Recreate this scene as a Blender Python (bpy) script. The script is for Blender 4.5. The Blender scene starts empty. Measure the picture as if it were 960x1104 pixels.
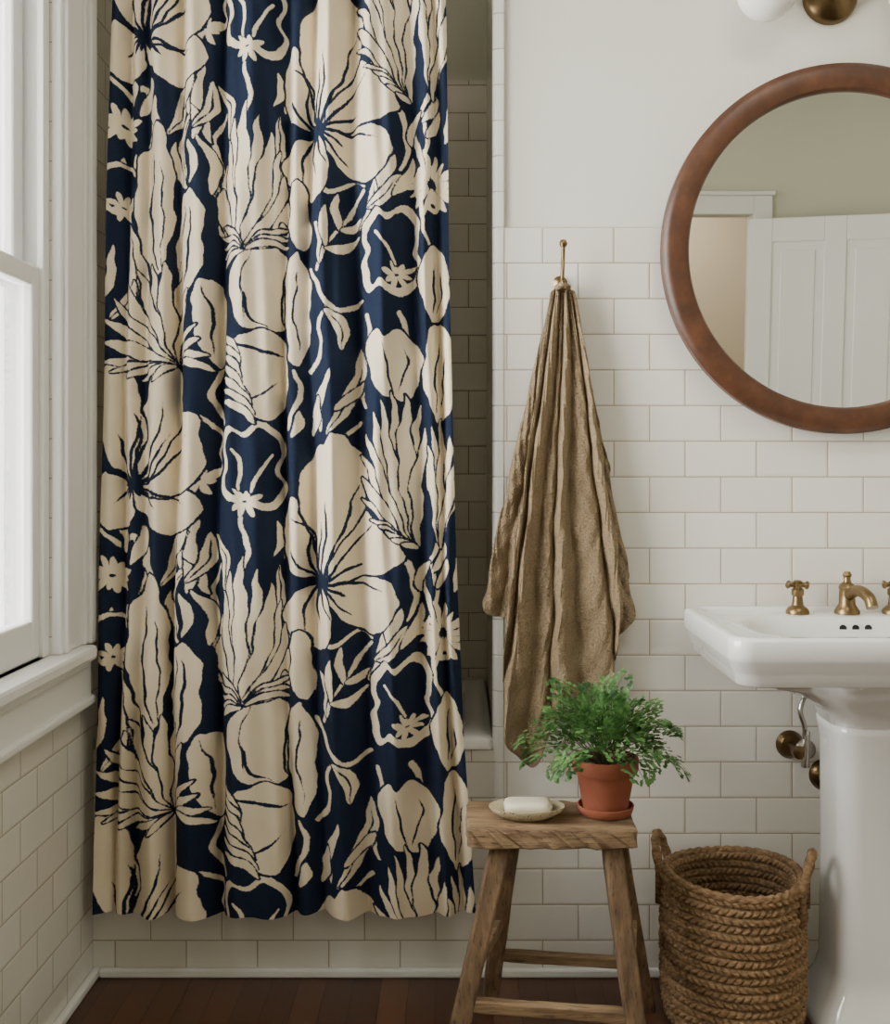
import bpy, math, random
import numpy as np
from mathutils import Vector, Matrix
random.seed(7); np.random.seed(7)
F=1150.0; CX=495.0; CY=500.0; CH=1.10; WY=2.30
def PX(x,d): return (x-CX)*d/F
def PZ(y,d): return CH-(y-CY)*d/F
scene=bpy.context.scene
COL=scene.collection

# ---------------------------------------------------------------- helpers
def s2l(c):
    return tuple(((v/255)/12.92 if v/255<=0.04045 else ((v/255+0.055)/1.055)**2.4) for v in c)+(1.0,)
class NT:
    def __init__(s,name):
        s.m=bpy.data.materials.new(name); s.m.use_nodes=True
        s.t=s.m.node_tree; s.n=s.t.nodes; s.l=s.t.links
        s.b=s.n['Principled BSDF']
    def add(s,typ,**k):
        n=s.n.new(typ)
        for a,v in k.items(): setattr(n,a,v)
        return n
    def link(s,a,b): s.l.new(a,b)
    def math(s,op,a,b=None,c=None):
        n=s.n.new('ShaderNodeMath'); n.operation=op
        for i,v in enumerate((a,b,c)):
            if v is None: continue
            if isinstance(v,(int,float)): n.inputs[i].default_value=v
            else: s.l.new(v,n.inputs[i])
        return n.outputs[0]
    def mix(s,fac,a,b,blend='MIX'):
        n=s.n.new('ShaderNodeMix'); n.data_type='RGBA'; n.blend_type=blend
        for sock,v in ((n.inputs[0],fac),(n.inputs[6],a),(n.inputs[7],b)):
            if isinstance(v,(int,float,tuple)): sock.default_value=v
            else: s.l.new(v,sock)
        return n.outputs[2]
    def noise(s,scale,detail=3,vec=None,rough=0.5):
        n=s.n.new('ShaderNodeTexNoise'); n.inputs['Scale'].default_value=scale
        n.inputs['Detail'].default_value=detail; n.inputs['Roughness'].default_value=rough
        if vec is not None: s.l.new(vec,n.inputs['Vector'])
        return n.outputs[0]
    def coords(s,scale=(1,1,1),kind='Object'):
        tc=s.n.new('ShaderNodeTexCoord'); mp=s.n.new('ShaderNodeMapping')
        mp.inputs['Scale'].default_value=scale
        s.l.new(tc.outputs[kind],mp.inputs['Vector']); return mp.outputs[0]
    def bump(s,h,strength=0.3,dist=0.002,prev=None):
        n=s.n.new('ShaderNodeBump'); n.inputs['Strength'].default_value=strength
        n.inputs['Distance'].default_value=dist; s.l.new(h,n.inputs['Height'])
        if prev is not None: s.l.new(prev,n.inputs['Normal'])
        return n.outputs[0]
    def setc(s,v):
        if isinstance(v,tuple): s.b.inputs['Base Color'].default_value=v
        else: s.l.new(v,s.b.inputs['Base Color'])
    def setr(s,v):
        if isinstance(v,(int,float)): s.b.inputs['Roughness'].default_value=v
        else: s.l.new(v,s.b.inputs['Roughness'])
def simple(name,rgb,rough=0.5,metal=0,var=0.08,nscale=12,bump=0.0,bscale=80,bdist=0.001,coat=0):
    t=NT(name); c=s2l(rgb); d=tuple(v*(1-var*2) for v in c[:3])+(1,)
    co=t.coords()
    t.setc(t.mix(t.noise(nscale,3,co),c,d)); t.setr(rough); t.b.inputs['Metallic'].default_value=metal
    if coat: t.b.inputs['Coat Weight'].default_value=coat
    if bump: t.link(t.bump(t.noise(bscale,3,co),bump,bdist),t.b.inputs['Normal'])
    return t.m
def mobj(name,verts,faces,mat=None,parent=None,smooth=False,auto=None):
    me=bpy.data.meshes.new(name)
    me.from_pydata([tuple(v) for v in verts],[],faces); me.update()
    if mat: me.materials.append(mat)
    o=bpy.data.objects.new(name,me); COL.objects.link(o)
    if smooth:
        me.polygons.foreach_set('use_smooth',[True]*len(me.polygons))
        if auto:
            me.set_sharp_from_angle(angle=math.radians(auto))
    if parent: o.parent=parent
    return o
def empty(name):
    o=bpy.data.objects.new(name,None); o.empty_display_size=0.05; COL.objects.link(o); return o
class MB:
    def __init__(s): s.v=[]; s.f=[]
    def add(s,v,f):
        k=len(s.v); s.v+= [tuple(p) for p in v]; s.f+=[tuple(i+k for i in q) for q in f]
    def box(s,x0,x1,y0,y1,z0,z1):
        s.add([(x0,y0,z0),(x1,y0,z0),(x1,y1,z0),(x0,y1,z0),(x0,y0,z1),(x1,y0,z1),(x1,y1,z1),(x0,y1,z1)],
              [(0,3,2,1),(4,5,6,7),(0,1,5,4),(1,2,6,5),(2,3,7,6),(3,0,4,7)])
    def loft(s,rings,cap0=True,cap1=True):
        n=len(rings[0]); v=[p for r in rings for p in r]; f=[]
        for i in range(len(rings)-1):
            for j in range(n):
                a=i*n+j; b=i*n+(j+1)%n; f.append((a,b,b+n,a+n))
        if cap0: f.append(tuple(range(n-1,-1,-1)))
        if cap1: f.append(tuple((len(rings)-1)*n+j for j in range(n)))
        s.add(v,f)
    def rev(s,prof,c=(0,0,0),n=48,axis='Z',cap0=True,cap1=True):
        rings=[]
        for r,h in prof:
            ring=[]
            for j in range(n):
                a=2*math.pi*j/n; p=(r*math.cos(a),r*math.sin(a),h)
                if axis=='Y': p=(p[0],-h,p[1])
                if axis=='X': p=(h,p[0],p[1])
                ring.append((p[0]+c[0],p[1]+c[1],p[2]+c[2]))
            rings.append(ring)
        s.loft(rings,cap0,cap1)
    def tube(s,pts,rad,n=12,wob=None):
        pts=[Vector(p) for p in pts]; rings=[]; up=Vector((0,0,1)); 
        t0=(pts[1]-pts[0]).normalized()
        if abs(t0.dot(up))>0.9: up=Vector((1,0,0))
        nrm=t0.cross(up).normalized()
        for i,p in enumerate(pts):
            t=(pts[min(i+1,len(pts)-1)]-pts[max(i-1,0)]).normalized()
            nrm=(nrm-t*nrm.dot(t)).normalized(); b=t.cross(nrm)
            r=rad[i] if isinstance(rad,(list,tuple)) else rad
            ring=[]
            for j in range(n):
                a=2*math.pi*j/n; rr=r*(wob(i,a) if wob else 1)
                ring.append(p+nrm*(math.cos(a)*rr)+b*(math.sin(a)*rr))
            rings.append(ring)
        s.loft(rings)
    def beam(s,p0,p1,w0,w1,d0=None,d1=None,xa=(1,0,0),seg=8,rough=0.0):
        p0=Vector(p0);p1=Vector(p1);d0=d0 or w0;d1=d1 or w1
        t=(p1-p0).normalized(); xa=Vector(xa); xa=(xa-t*xa.dot(t)).normalized(); ya=t.cross(xa)
        rings=[]
        for i in range(seg+1):
            k=i/seg; c=p0.lerp(p1,k); w=(w0+(w1-w0)*k)/2; d=(d0+(d1-d0)*k)/2
            e=1.0
            if i in(0,seg): e=0.93
            w*=e*(1+random.uniform(-rough,rough)); d*=e*(1+random.uniform(-rough,rough))
            ch=0.22*min(w,d)
            ring=[(w,-d+ch),(w,d-ch),(w-ch,d),(-w+ch,d),(-w,d-ch),(-w,-d+ch),(-w+ch,-d),(w-ch,-d)]
            rings.append([c+xa*a+ya*b for a,b in ring])
        s.loft(rings)
    def obj(s,name,mat,parent=None,smooth=False,auto=None,bevel=0):
        o=mobj(name,s.v,s.f,mat,parent,smooth,auto)
        if bevel:
            b=o.modifiers.new('bevel','BEVEL'); b.width=bevel; b.segments=2; b.limit_method='ANGLE'
        return o
def rrect(cx,cy,z,hx,hy,r,n=8):
    r=min(r,hx*0.999,hy*0.999); out=[]
    for qx,qy,a0 in ((1,1,0),(-1,1,90),(-1,-1,180),(1,-1,270)):
        for i in range(n+1):
            a=math.radians(a0+90*i/n)
            out.append((cx+qx*(hx-r)+r*math.cos(a),cy+qy*(hy-r)+r*math.sin(a),z))
    return out
def catmull(P,closed=False,k=5):
    P=[np.array(p,float) for p in P]; n=len(P); out=[]
    rng=range(n) if closed else range(n-1)
    for i in rng:
        g=lambda j: P[j%n] if closed else P[max(0,min(n-1,j))]
        p0,p1,p2,p3=g(i-1),g(i),g(i+1),g(i+2)
        for q in range(k):
            t=q/k
            out.append(0.5*((2*p1)+(-p0+p2)*t+(2*p0-5*p1+4*p2-p3)*t*t+(-p0+3*p1-3*p2+p3)*t**3))
    if not closed: out.append(P[-1])
    return np.array(out)

# ---------------------------------------------------------------- materials
RH=0.0766; BW=0.1532
def tile_mat(name,axis,c1=(232,230,222),c2=(224,221,211),grout=(168,154,130)):
    t=NT(name); g=t.add('ShaderNodeNewGeometry'); sp=t.add('ShaderNodeSeparateXYZ'); t.link(g.outputs['Position'],sp.inputs[0])
    cb=t.add('ShaderNodeCombineXYZ')
    t.link(t.math('ADD',sp.outputs[axis],-0.18+10*BW+(0.03 if axis==1 else 0)),cb.inputs[0])
    t.link(t.math('ADD',sp.outputs[2],-1.608+40*RH),cb.inputs[1])
    def brick(ms,sm):
        b=t.add('ShaderNodeTexBrick'); b.offset=0.5; b.offset_frequency=2; b.squash=1
        b.inputs['Scale'].default_value=1; b.inputs['Mortar Size'].default_value=ms
        b.inputs['Mortar Smooth'].default_value=sm; b.inputs['Brick Width'].default_value=BW
        b.inputs['Row Height'].default_value=RH; b.inputs['Bias'].default_value=0
        b.inputs['Color1'].default_value=s2l(c1); b.inputs['Color2'].default_value=s2l(c2)
        b.inputs['Mortar'].default_value=s2l(grout); t.link(cb.outputs[0],b.inputs['Vector']); return b
    b=brick(0.0014,0.3); b2=brick(0.005,1.0)
    nz=t.noise(9,2,g.outputs['Position'])
    t.setc(t.mix(0.15,b.outputs['Color'],t.mix(nz,s2l((235,233,225)),s2l((180,176,162))),'MULTIPLY'))
    t.setr(t.math('MULTIPLY_ADD',b.outputs['Fac'],0.6,0.16))
    h=t.math('SUBTRACT',1.0,b2.outputs['Fac'])
    bn=t.bump(nz,0.35,0.004); bn=t.bump(h,0.5,0.0013,bn)
    t.link(bn,t.b.inputs['Normal']); return t.m
M_tileX=tile_mat('tile_white_back',0); M_tileY=tile_mat('tile_white_side',1)
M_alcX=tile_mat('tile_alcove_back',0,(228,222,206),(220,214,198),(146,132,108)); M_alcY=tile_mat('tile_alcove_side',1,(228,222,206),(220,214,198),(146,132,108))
M_wall=simple('paint_offwhite',(223,221,210),0.75,var=0.02,nscale=2,bump=0.08,bscale=250)
M_wallg=simple('paint_sage_cream',(208,207,188),0.75,var=0.02,nscale=2,bump=0.08,bscale=250)
M_ceil=simple('paint_ceiling',(232,230,222),0.8,var=0.02,nscale=2)
M_trim=simple('paint_trim_white',(232,232,228),0.35,var=0.02,nscale=3,bump=0.06,bscale=60)
M_hall=simple('paint_hall_beige',(196,184,162),0.8,var=0.03,nscale=2)
M_porc=simple('porcelain',(236,236,232),0.07,var=0.01,nscale=3,coat=0.5)
M_brass=simple('aged_brass',(146,124,88),0.34,metal=1,var=0.2,nscale=40)
M_brassd=simple('dark_brass',(118,98,68),0.34,metal=1,var=0.2,nscale=40)
M_dark=simple('dark_hole',(18,16,14),0.7)
M_terra=simple('terracotta',(168,96,70),0.85,var=0.18,nscale=30,bump=0.2,bscale=150)
M_soil=simple('soil',(45,32,22),0.95,bump=0.6,bscale=90,bdist=0.004)
M_soap=simple('soap_bar',(230,222,198),0.45,var=0.03)
M_opal=simple('opal_glass',(240,238,232),0.12,var=0.01)
def dish_mat():
    t=NT('speckled_stoneware'); co=t.coords()
    v=t.noise(230,2,co); f=t.math('GREATER_THAN',v,0.62)
    t.setc(t.mix(f,s2l((196,184,154)),s2l((112,90,62)))); t.setr(0.3); return t.m
M_dish=dish_mat()
def wood_mat(name,c1,c2,c3,scale,rough=0.6,bs=0.35,kind='Object'):
    t=NT(name); co=t.coords(scale,kind)
    n1=t.noise(6,6,co,0.65); n2=t.noise(22,4,co,0.6); n3=t.noise(3,2,t.coords((4,4,4),kind))
    r=t.add('ShaderNodeValToRGB'); e=r.color_ramp.elements
    e[0].position=0.3; e[0].color=s2l(c1); e[1].position=0.7; e[1].color=s2l(c3)
    m=e.new(0.5); m.color=s2l(c2); t.link(n1,r.inputs[0])
    c=t.mix(t.math('MULTIPLY',n2,0.6),r.outputs[0],t.mix(n3,s2l(c1),s2l(c3)),'MIX')
    if bs>0.3:
        dk=t.add('ShaderNodeMapRange'); dk.inputs[1].default_value=0.56; dk.inputs[2].default_value=0.68; t.link(n2,dk.inputs[0])
        c=t.mix(t.math('MULTIPLY',dk.outputs[0],.7),c,s2l(tuple(int(v*.55) for v in c1)))
    t.setc(c); t.setr(rough)
    t.link(t.bump(n2,bs,0.003),t.b.inputs['Normal']); return t.m
M_woodZ=wood_mat('rustic_elm_leg',(64,47,33),(112,89,64),(148,121,90),(9,9,0.9),0.8,0.7)
M_woodX=wood_mat('rustic_elm_seat',(76,56,39),(134,108,78),(178,151,116),(0.9,9,9),0.75,0.7)
M_walnut=wood_mat('walnut_frame',(50,29,16),(78,46,26),(102,64,39),(3,3,3),0.42,0.1)
def floor_mat():
    t=NT('dark_oak_floor'); g=t.add('ShaderNodeNewGeometry'); sp=t.add('ShaderNodeSeparateXYZ'); t.link(g.outputs['Position'],sp.inputs[0])
    cb=t.add('ShaderNodeCombineXYZ'); t.link(t.math('ADD',sp.outputs[1],20.0),cb.inputs[0]); t.link(t.math('ADD',sp.outputs[0],20.0),cb.inputs[1])
    b=t.add('ShaderNodeTexBrick'); b.offset=0.37; b.inputs['Scale'].default_value=1
    b.inputs['Brick Width'].default_value=1.1; b.inputs['Row Height'].default_value=0.058
    b.inputs['Mortar Size'].default_value=0.0009; b.inputs['Mortar Smooth'].default_value=0.3
    b.inputs['Color1'].default_value=s2l((110,72,51)); b.inputs['Color2'].default_value=s2l((74,48,36)); b.inputs['Mortar'].default_value=s2l((22,13,9))
    t.link(cb.outputs[0],b.inputs['Vector'])
    mp=t.add('ShaderNodeMapping'); mp.inputs['Scale'].default_value=(60,5,5); t.link(g.outputs['Position'],mp.inputs['Vector'])
    n=t.noise(1,5,mp.outputs[0],0.6)
    t.setc(t.mix(0.75,b.outputs['Color'],t.mix(n,s2l((120,110,100)),s2l((255,250,245))),'MULTIPLY'))
    t.setr(t.math('MULTIPLY_ADD',n,0.25,0.22))
    bn=t.bump(n,0.12,0.001); bn=t.bump(t.math('SUBTRACT',1.0,b.outputs['Fac']),0.5,0.001,bn)
    t.link(bn,t.b.inputs['Normal']); return t.m
M_floor=floor_mat()
def glass_mat():
    t=NT('window_glass'); tr=t.add('ShaderNodeBsdfTransparent'); gl=t.add('ShaderNodeBsdfGlossy'); gl.inputs['Roughness'].default_value=0.02
    fr=t.add('ShaderNodeFresnel'); fr.inputs[0].default_value=1.45
    nz=t.noise(2,1,t.coords()); mx=t.add('ShaderNodeMixShader')
    t.link(t.math('MULTIPLY',fr.outputs[0],t.math('MULTIPLY_ADD',nz,0.1,0.8)),mx.inputs[0])
    t.link(tr.outputs[0],mx.inputs[1]); t.link(gl.outputs[0],mx.inputs[2])
    t.link(mx.outputs[0],t.n['Material Output'].inputs[0]); return t.m
M_glass=glass_mat()
def mirror_mat():
    t=NT('mirror_silver'); t.b.inputs['Metallic'].default_value=1; t.setr(0.01)
    t.setc(t.mix(t.noise(1,1,t.coords()),(0.80,0.80,0.76,1),(0.78,0.78,0.74,1))); return t.m
M_mirror=mirror_mat()

# ---------------------------------------------------------------- room shell
XL=-0.79; XR=2.35; YB=-0.80; ZC=2.65; YA=2.95; XE=0.076; WT=0.085
m=MB(); m.box(XL-WT,XR+0.1,YB-1.6,YA+0.1,-0.1,0); m.obj('floor',M_floor)
m=MB(); m.box(XL-WT,XR+0.1,YB-1.6,YA+0.1,ZC,ZC+0.1); m.obj('ceiling',M_ceil)
m=MB(); m.box(XE+0.004,XR+0.1,WY,YA+0.1,0,ZC); m.obj('wall_back',M_wall)
m=MB(); m.box(XE+0.02,XR,WY-0.008,WY,0,1.608); m.obj('wall_back_tile_wainscot',M_tileX,bevel=0.003)
m=MB()
def cring(z,g=0):
    r=0.013; x0=XE-0.004+g; x1=XE+0.022; y0=WY-0.011+g; y1=WY+0.02; out=[]
    for i in range(7):
        a=math.pi+ (math.pi/2)*i/6
        out.append((x0+r+r*math.cos(a),y0+r+r*math.sin(a),z))
    out+=[(x1-.003,y0,z),(x1,y0+.003,z),(x1,y1,z),(x0,y1,z)]
    return out
zz=[0.0]
c=1.608-20*RH
while c<ZC: zz.append(c); c+=RH
zz.append(ZC)
for a,b in zip(zz[:-1],zz[1:]):
    if b-a<0.01: continue
    m.loft([cring(a+.0006,.0012),cring(a+.002,0),cring(b-.002,0),cring(b-.0006,.0012)])
m.obj('trim_corner_bullnose_tile',simple('bullnose_tile',(232,231,224),0.18,var=0.03))
m=MB(); m.loft([cring(0,.0018),cring(ZC,.0018)]); m.obj('trim_corner_grout',simple('grout',(178,166,144),0.9))
m=MB(); m.box(XL-WT,XE+0.1,YA,YA+0.1,2.157,ZC); m.obj('wall_alcove_upper',M_wallg)
m=MB(); m.box(XL-WT,XE+0.004,YA-0.008,YA+0.1,0,2.157); m.obj('wall_alcove_back',M_alcX)
m=MB(); m.box(XE,XE+0.004,WY+.01,YA-0.008,0,ZC); m.obj('wall_alcove_end',M_alcY)
m=MB(); m.box(XR,XR+0.1,YB,WY,0,ZC); m.obj('wall_right',M_wallg)
WZ0,WZ1=0.73,2.38
wins=[(1.0,2.06),(-0.35,0.15)]
def leftwall():
    m=MB(); x0,x1=XL-WT,XL
    m.box(x0,x1,YB,wins[1][0],0.6,ZC); m.box(x0,x1,wins[1][1],wins[0][0],0.6,ZC)
    for a,b in wins:
        m.box(x0,x1,a,b,WZ1,ZC); m.box(x0,x1,a,b,0.6,WZ0)
    m.obj('wall_left',M_wall)
    m=MB(); m.box(x0,x1+0.004,YB,WY,0,0.6); m.box(x0,x1+0.004,wins[0][1],WY+0.0,0.6,2.157)
    m.obj('wall_left_tile',M_tileY)
    m=MB(); m.box(x0,x1+0.004,WY,YA,0,2.157); m.box(x0,x1,WY,YA,2.157,ZC); m.obj('wall_left_alcove',M_alcY)
    m=MB(); m.box(x0,x1,wins[0][1],WY,2.157,ZC); m.obj('wall_left_upper',M_wall)
leftwall()
def window(name,y0,y1):
    e=empty(name); X=XL
    m=MB()
    ce=min(y1+0.165,2.225)
    m.box(X,X+0.022,y1,ce,WZ0,WZ1+0.13); m.box(X,X+0.03,y1+0.012,y1+0.03,WZ0,WZ1+0.02)
    m.box(X,X+0.036,ce-0.035,ce,WZ0,WZ1+0.13); m.box(X,X+0.028,ce-0.05,ce-0.035,WZ0,WZ1+.13)
    m.box(X,X+0.022,y0-0.13,y0,WZ0,WZ1+0.13); m.box(X,X+0.034,y0-0.13,y0-0.1,WZ0,WZ1+0.13)
    m.box(X,X+0.022,y0,y1,WZ1,WZ1+0.13)
    m.obj('casing',M_trim,e,bevel=0.004)
    m=MB()
    m.box(X-WT,X-0.001,y1-0.012,y1-.0005,WZ0,WZ1); m.box(X-WT,X-0.001,y0,y0+0.012,WZ0,WZ1); m.box(X-WT,X,y0,y1,WZ1-0.012,WZ1)
    m.box(X-0.014,X-0.001,y1-0.03,y1-0.012,WZ0,WZ1); m.box(X-0.014,X-0.001,y0+0.012,y0+0.03,WZ0,WZ1)
    m.obj('jamb',M_trim,e,bevel=0.002)
    def sash(nm,xo,z0,z1,rb,rt):
        m=MB(); st=0.046; a=y0+0.012; b=y1-0.012
        m.box(xo-0.034,xo,b-st,b,z0,z1); m.box(xo-0.034,xo,a,a+st,z0,z1)
        m.box(xo-0.034,xo,a+st,b-st,z0,z0+rb); m.box(xo-0.034,xo,a+st,b-st,z1-rt,z1)
        m.obj(nm,M_trim,e,bevel=0.005)
        m=MB(); m.box(xo-0.02,xo-0.017,a+st-.005,b-st+.005,z0+rb-.005,z1-rt+.005); m.obj(nm+'_glass',M_glass,e)
    sash('sash_lower',X-0.010,WZ0,1.475,0.075,0.04)
    sash('sash_upper',X-0.046,1.435,WZ1-0.012,0.04,0.05)
    m=MB(); m.box(X-WT,X+0.05,y0-0.15,y1+0.128,WZ0-0.03,WZ0); m.obj('sill',M_trim,e,bevel=0.008)
    m=MB(); m.box(X,X+0.024,y0-0.13,y1+0.165,0.602,WZ0-0.03); m.box(X,X+0.034,y0-0.13,y1+.165,0.602,0.62); m.box(X,X+0.034,y0-0.13,y1+.12,WZ0-0.048,WZ0-0.03)
    m.obj('apron',M_trim,e,bevel=0.005)
    m=MB(); m.box(X-0.012,X-0.002,y1-0.028,y1-0.018,1.98,2.04); m.rev([(.004,0),(.004,.008)],(X-.004,y1-.023,2.03),12,'X'); m.obj('sash_lock',M_brassd,e)
    return e
window('window_1',*wins[0]); window('added_fill_window',*wins[1])  # second window is an unseen addition that lets in extra fill light
for i,(a,b) in enumerate(wins):
    L=bpy.data.lights.new('daylight_portal','AREA'); L.shape='RECTANGLE'; L.size=WZ1-WZ0; L.size_y=b-a
    L.cycles.is_portal=True
    o=bpy.data.objects.new('daylight_portal_%d'%(i+1),L); COL.objects.link(o)
    o.location=(XL-WT-.01,(a+b)/2,(WZ0+WZ1)/2); o.rotation_euler=(0,-math.pi/2,0)
DX0,DX1,DH=0.605,1.445,2.06
m=MB(); m.box(XL-WT,DX0,YB-0.1,YB,0,ZC); m.box(DX1,XR+0.1,YB-0.1,YB,0,ZC); m.box(DX0,DX1,YB-0.1,YB,DH,ZC); m.obj('wall_front',M_wallg)
m=MB(); m.box(DX0-0.09,DX0,YB,YB+0.022,0,DH+0.09); m.box(DX1,DX1+0.09,YB,YB+0.022,0,DH+0.09); m.box(DX0,DX1,YB,YB+0.022,DH,DH+0.09); m.box(DX0-.1,DX1+.1,YB,YB+0.035,DH+0.09,DH+0.11); m.obj('trim_door_casing',M_trim,bevel=0.004)
m=MB(); m.box(-0.2,2.6,YB-1.6,YB-1.5,0,ZC); m.box(-0.3,-0.2,YB-1.6,YB-0.1,0,ZC); m.box(2.45,2.55,YB-1.6,YB-0.1,0,ZC); m.obj('wall_hallway',M_hall)
d=empty('door_1'); m=MB(); W=0.80; H=2.03; T=0.036
m.box(0,W,-T/2+.008,T/2-.008,0.01,H)
for (a,b) in ((0,0.11),(W/2-0.05,W/2+0.05),(W-0.11,W)): m.box(a,b,-T/2,T/2,0.01,H)
for (a,b) in ((0.01,0.22),(0.86,1.0),(H-0.115,H)):
    m.box(0.11,W/2-0.05,-T/2,T/2,a,b); m.box(W/2+0.05,W-0.11,-T/2,T/2,a,b)
for x0,x1 in ((0.15,W/2-0.09),(W/2+0.09,W-0.15)):
    for a,b in ((0.26,0.82),(1.04,H-0.155)): m.box(x0,x1,-T/2+.003,T/2-.003,a,b)
o=m.obj('leaf',M_trim,d,bevel=0.004)
m=MB(); m.rev([(.026,0),(.026,.006),(.01,.01),(.01,.03),(.022,.036),(.028,.05),(.022,.062),(.004,.066)],(W-0.06,-T/2,0.95),24,'Y')
o=m.obj('knob',M_brassd,d,True,40)
d.location=(DX1-0.03,YB+0.05,0); d.rotation_euler=(0,0,math.radians(17))
def baseb(name,x0,x1,y0,y1): 
    m=MB(); m.box(x0,x1,y0,y1,0,0.02); m.obj(name,M_trim,bevel=0.005)
baseb('baseboard_back',XL+0.02,XR,WY-0.022,WY-0.008); baseb('baseboard_left',XL+0.004,XL+0.02,YB,WY-0.008)
m=MB(); m.box(XL+0.004,XE+0.022,WY-0.008,WY+0.03,0,0.485); m.obj('wall_tub_apron',M_tileX)
m=MB(); cx=(XL+XE)/2+.002; hx=(XE-XL)/2-0.005; cy=(WY-0.012+YA-0.01)/2; hy=(YA-0.01-WY+0.012)/2
R=[rrect(cx,cy,0.487,hx,hy,.012),rrect(cx,cy,0.507,hx,hy,.014),rrect(cx,cy,0.513,hx-.006,hy-.006,.014),rrect(cx,cy,0.513,hx-.05,hy-.06,.09),rrect(cx,cy,0.505,hx-.06,hy-.07,.1),rrect(cx,cy,0.2,hx-.1,hy-.11,.12),rrect(cx,cy,0.14,hx-.15,hy-.16,.1)]
m.loft(R,cap0=False); m.obj('bathtub',M_porc,smooth=True,auto=50)

# ---------------------------------------------------------------- shower curtain
YT=-80; YBt=990; NS=401
def xl(y): return np.interp(y,[-80,0,300,600,800,1000],[118,117,110,103,100,96])
def xr(y): return np.interp(y,[-80,0,300,600,800,1000],[480,482,486,494,503,517])
def toS(p):
    x,y=p; a=xl(y); b=xr(y); return ((x-a)/(b-a)*400.0,y)
ny=YBt-YT+1
GX0,GY0=np.meshgrid(np.arange(NS,dtype=float),np.arange(YT,YBt+1,dtype=float))
q=2*math.pi/490.0
GX=GX0+1.6*np.sin(GY0*q*9+GX0*.03)+.5*np.sin(GY0*q*23+GX0*.06+1)
GY=GY0+1.6*np.sin(GX0*.09+1.5*np.sin(GY0*q*5))+.5*np.sin(GX0*.27+GY0*q*9)
Fd=np.full(GX.shape,-9.0)
PER=490.0
def apply(sdf_fn,lo,hi,mode,marg=2.2):
    for k in (-2,-1,0,1,2):
        dy=k*PER
        x0=int(max(0,lo[0]-14)); x1=int(min(NS,hi[0]+15)); y0=int(max(0,lo[1]+dy-14-YT)); y1=int(min(ny,hi[1]+dy+15-YT))
        if x1<=x0 or y1<=y0: continue
        gx=GX[y0:y1,x0:x1]; gy=GY[y0:y1,x0:x1]-dy
        sd=sdf_fn(gx,gy); f=Fd[y0:y1,x0:x1]
        if mode=='cream':
            f=np.minimum(f,-(sd+marg)); f=np.maximum(f,sd)
        elif mode=='add': f=np.maximum(f,sd)
        else: f=np.minimum(f,-sd)
        Fd[y0:y1,x0:x1]=f
def segd(gx,gy,P,Rr=None,closed=False):
    n=len(P); best=np.full(gx.shape,1e9)
    for i in range(n if closed else n-1):
        a=P[i]; b=P[(i+1)%n]; d=b-a; L=d.dot(d)+1e-9
        t=np.clip(((gx-a[0])*d[0]+(gy-a[1])*d[1])/L,0,1)
        q=np.hypot(gx-a[0]-t*d[0],gy-a[1]-t*d[1])
        if Rr is not None: q=q-(Rr[i]+(Rr[i+1]-Rr[i])*t)
        best=np.minimum(best,q)
    return best
def poly(pts,mode='cream',marg=2.8,sc=1.0,wob=0.0):
    q=np.array(pts,float); c=q.mean(0); q=c+(q-c)*sc
    P=catmull([toS(p) for p in q],True,6)
    if wob:
        cc=P.mean(0); n=len(P); k=np.arange(n)/n*2*math.pi
        w=1+wob*(np.sin(k*5+cc[0])+.8*np.sin(k*9+cc[1])+.5*np.sin(k*14))
        P=cc+(P-cc)*w[:,None]
    def fn(gx,gy):
        d=segd(gx,gy,P,closed=True); ins=np.zeros(gx.shape,bool); n=len(P)
        for i in range(n):
            a=P[i]; b=P[(i+1)%n]
            c=((a[1]>gy)!=(b[1]>gy))
            xx=(b[0]-a[0])*(gy-a[1])/((b[1]-a[1]) if abs(b[1]-a[1])>1e-9 else 1e-9)+a[0]
            ins^=(c&(gx<xx))
        return np.where(ins,d,-d)
    apply(fn,P.min(0),P.max(0),mode,marg)
def stroke(pts,w,mode='navy',w0=None,w1=None,marg=2.0,closed=False):
    P=catmull([toS(p) for p in pts],closed,6)
    if closed: P=np.vstack([P,P[:1]])
    n=len(P); t=np.linspace(0,1,n)
    if w0 is None: w0=w*0.35
    if w1 is None: w1=w*0.15
    Rr=np.where(t<0.5,w0+(w-w0)*np.sin(t*math.pi),w1+(w-w1)*np.sin(t*math.pi))
    apply(lambda gx,gy:-segd(gx,gy,P,Rr),P.min(0)-w,P.max(0)+w,mode,marg)
def flower(c,petals,veins=2,cent=True,sc=1.0):
    for p in petals:
        poly(p,'cream',3.0,sc,.026)
    for j,p in enumerate(petals):
        q=np.array(p,float); d=np.hypot(q[:,0]-c[0],q[:,1]-c[1]); tip=q[d.argmax()]; cen=q.mean(0)
        for k in range(veins):
            off=(k-(veins-1)/2)*0.42
            f=0.42+0.4*(((k*5+j*3)%4)/3)
            e=np.array(c)+(tip-np.array(c))*f
            per=np.array([-(tip-c)[1],(tip-c)[0]])*off*0.5
            mid=cen*0.5+np.array(c)*0.5+per*0.5
            stroke([c,tuple(mid),tuple(e+per)],1.9,'navy',w0=2.1,w1=0.4)
    if cent:
        for a in range(9):
            an=a*0.7+0.3; r=9+5*(a%3)
            stroke([c,(c[0]+r*math.cos(an),c[1]+r*math.sin(an))],1.9,'navy',w0=2.6,w1=0.2)
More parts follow.
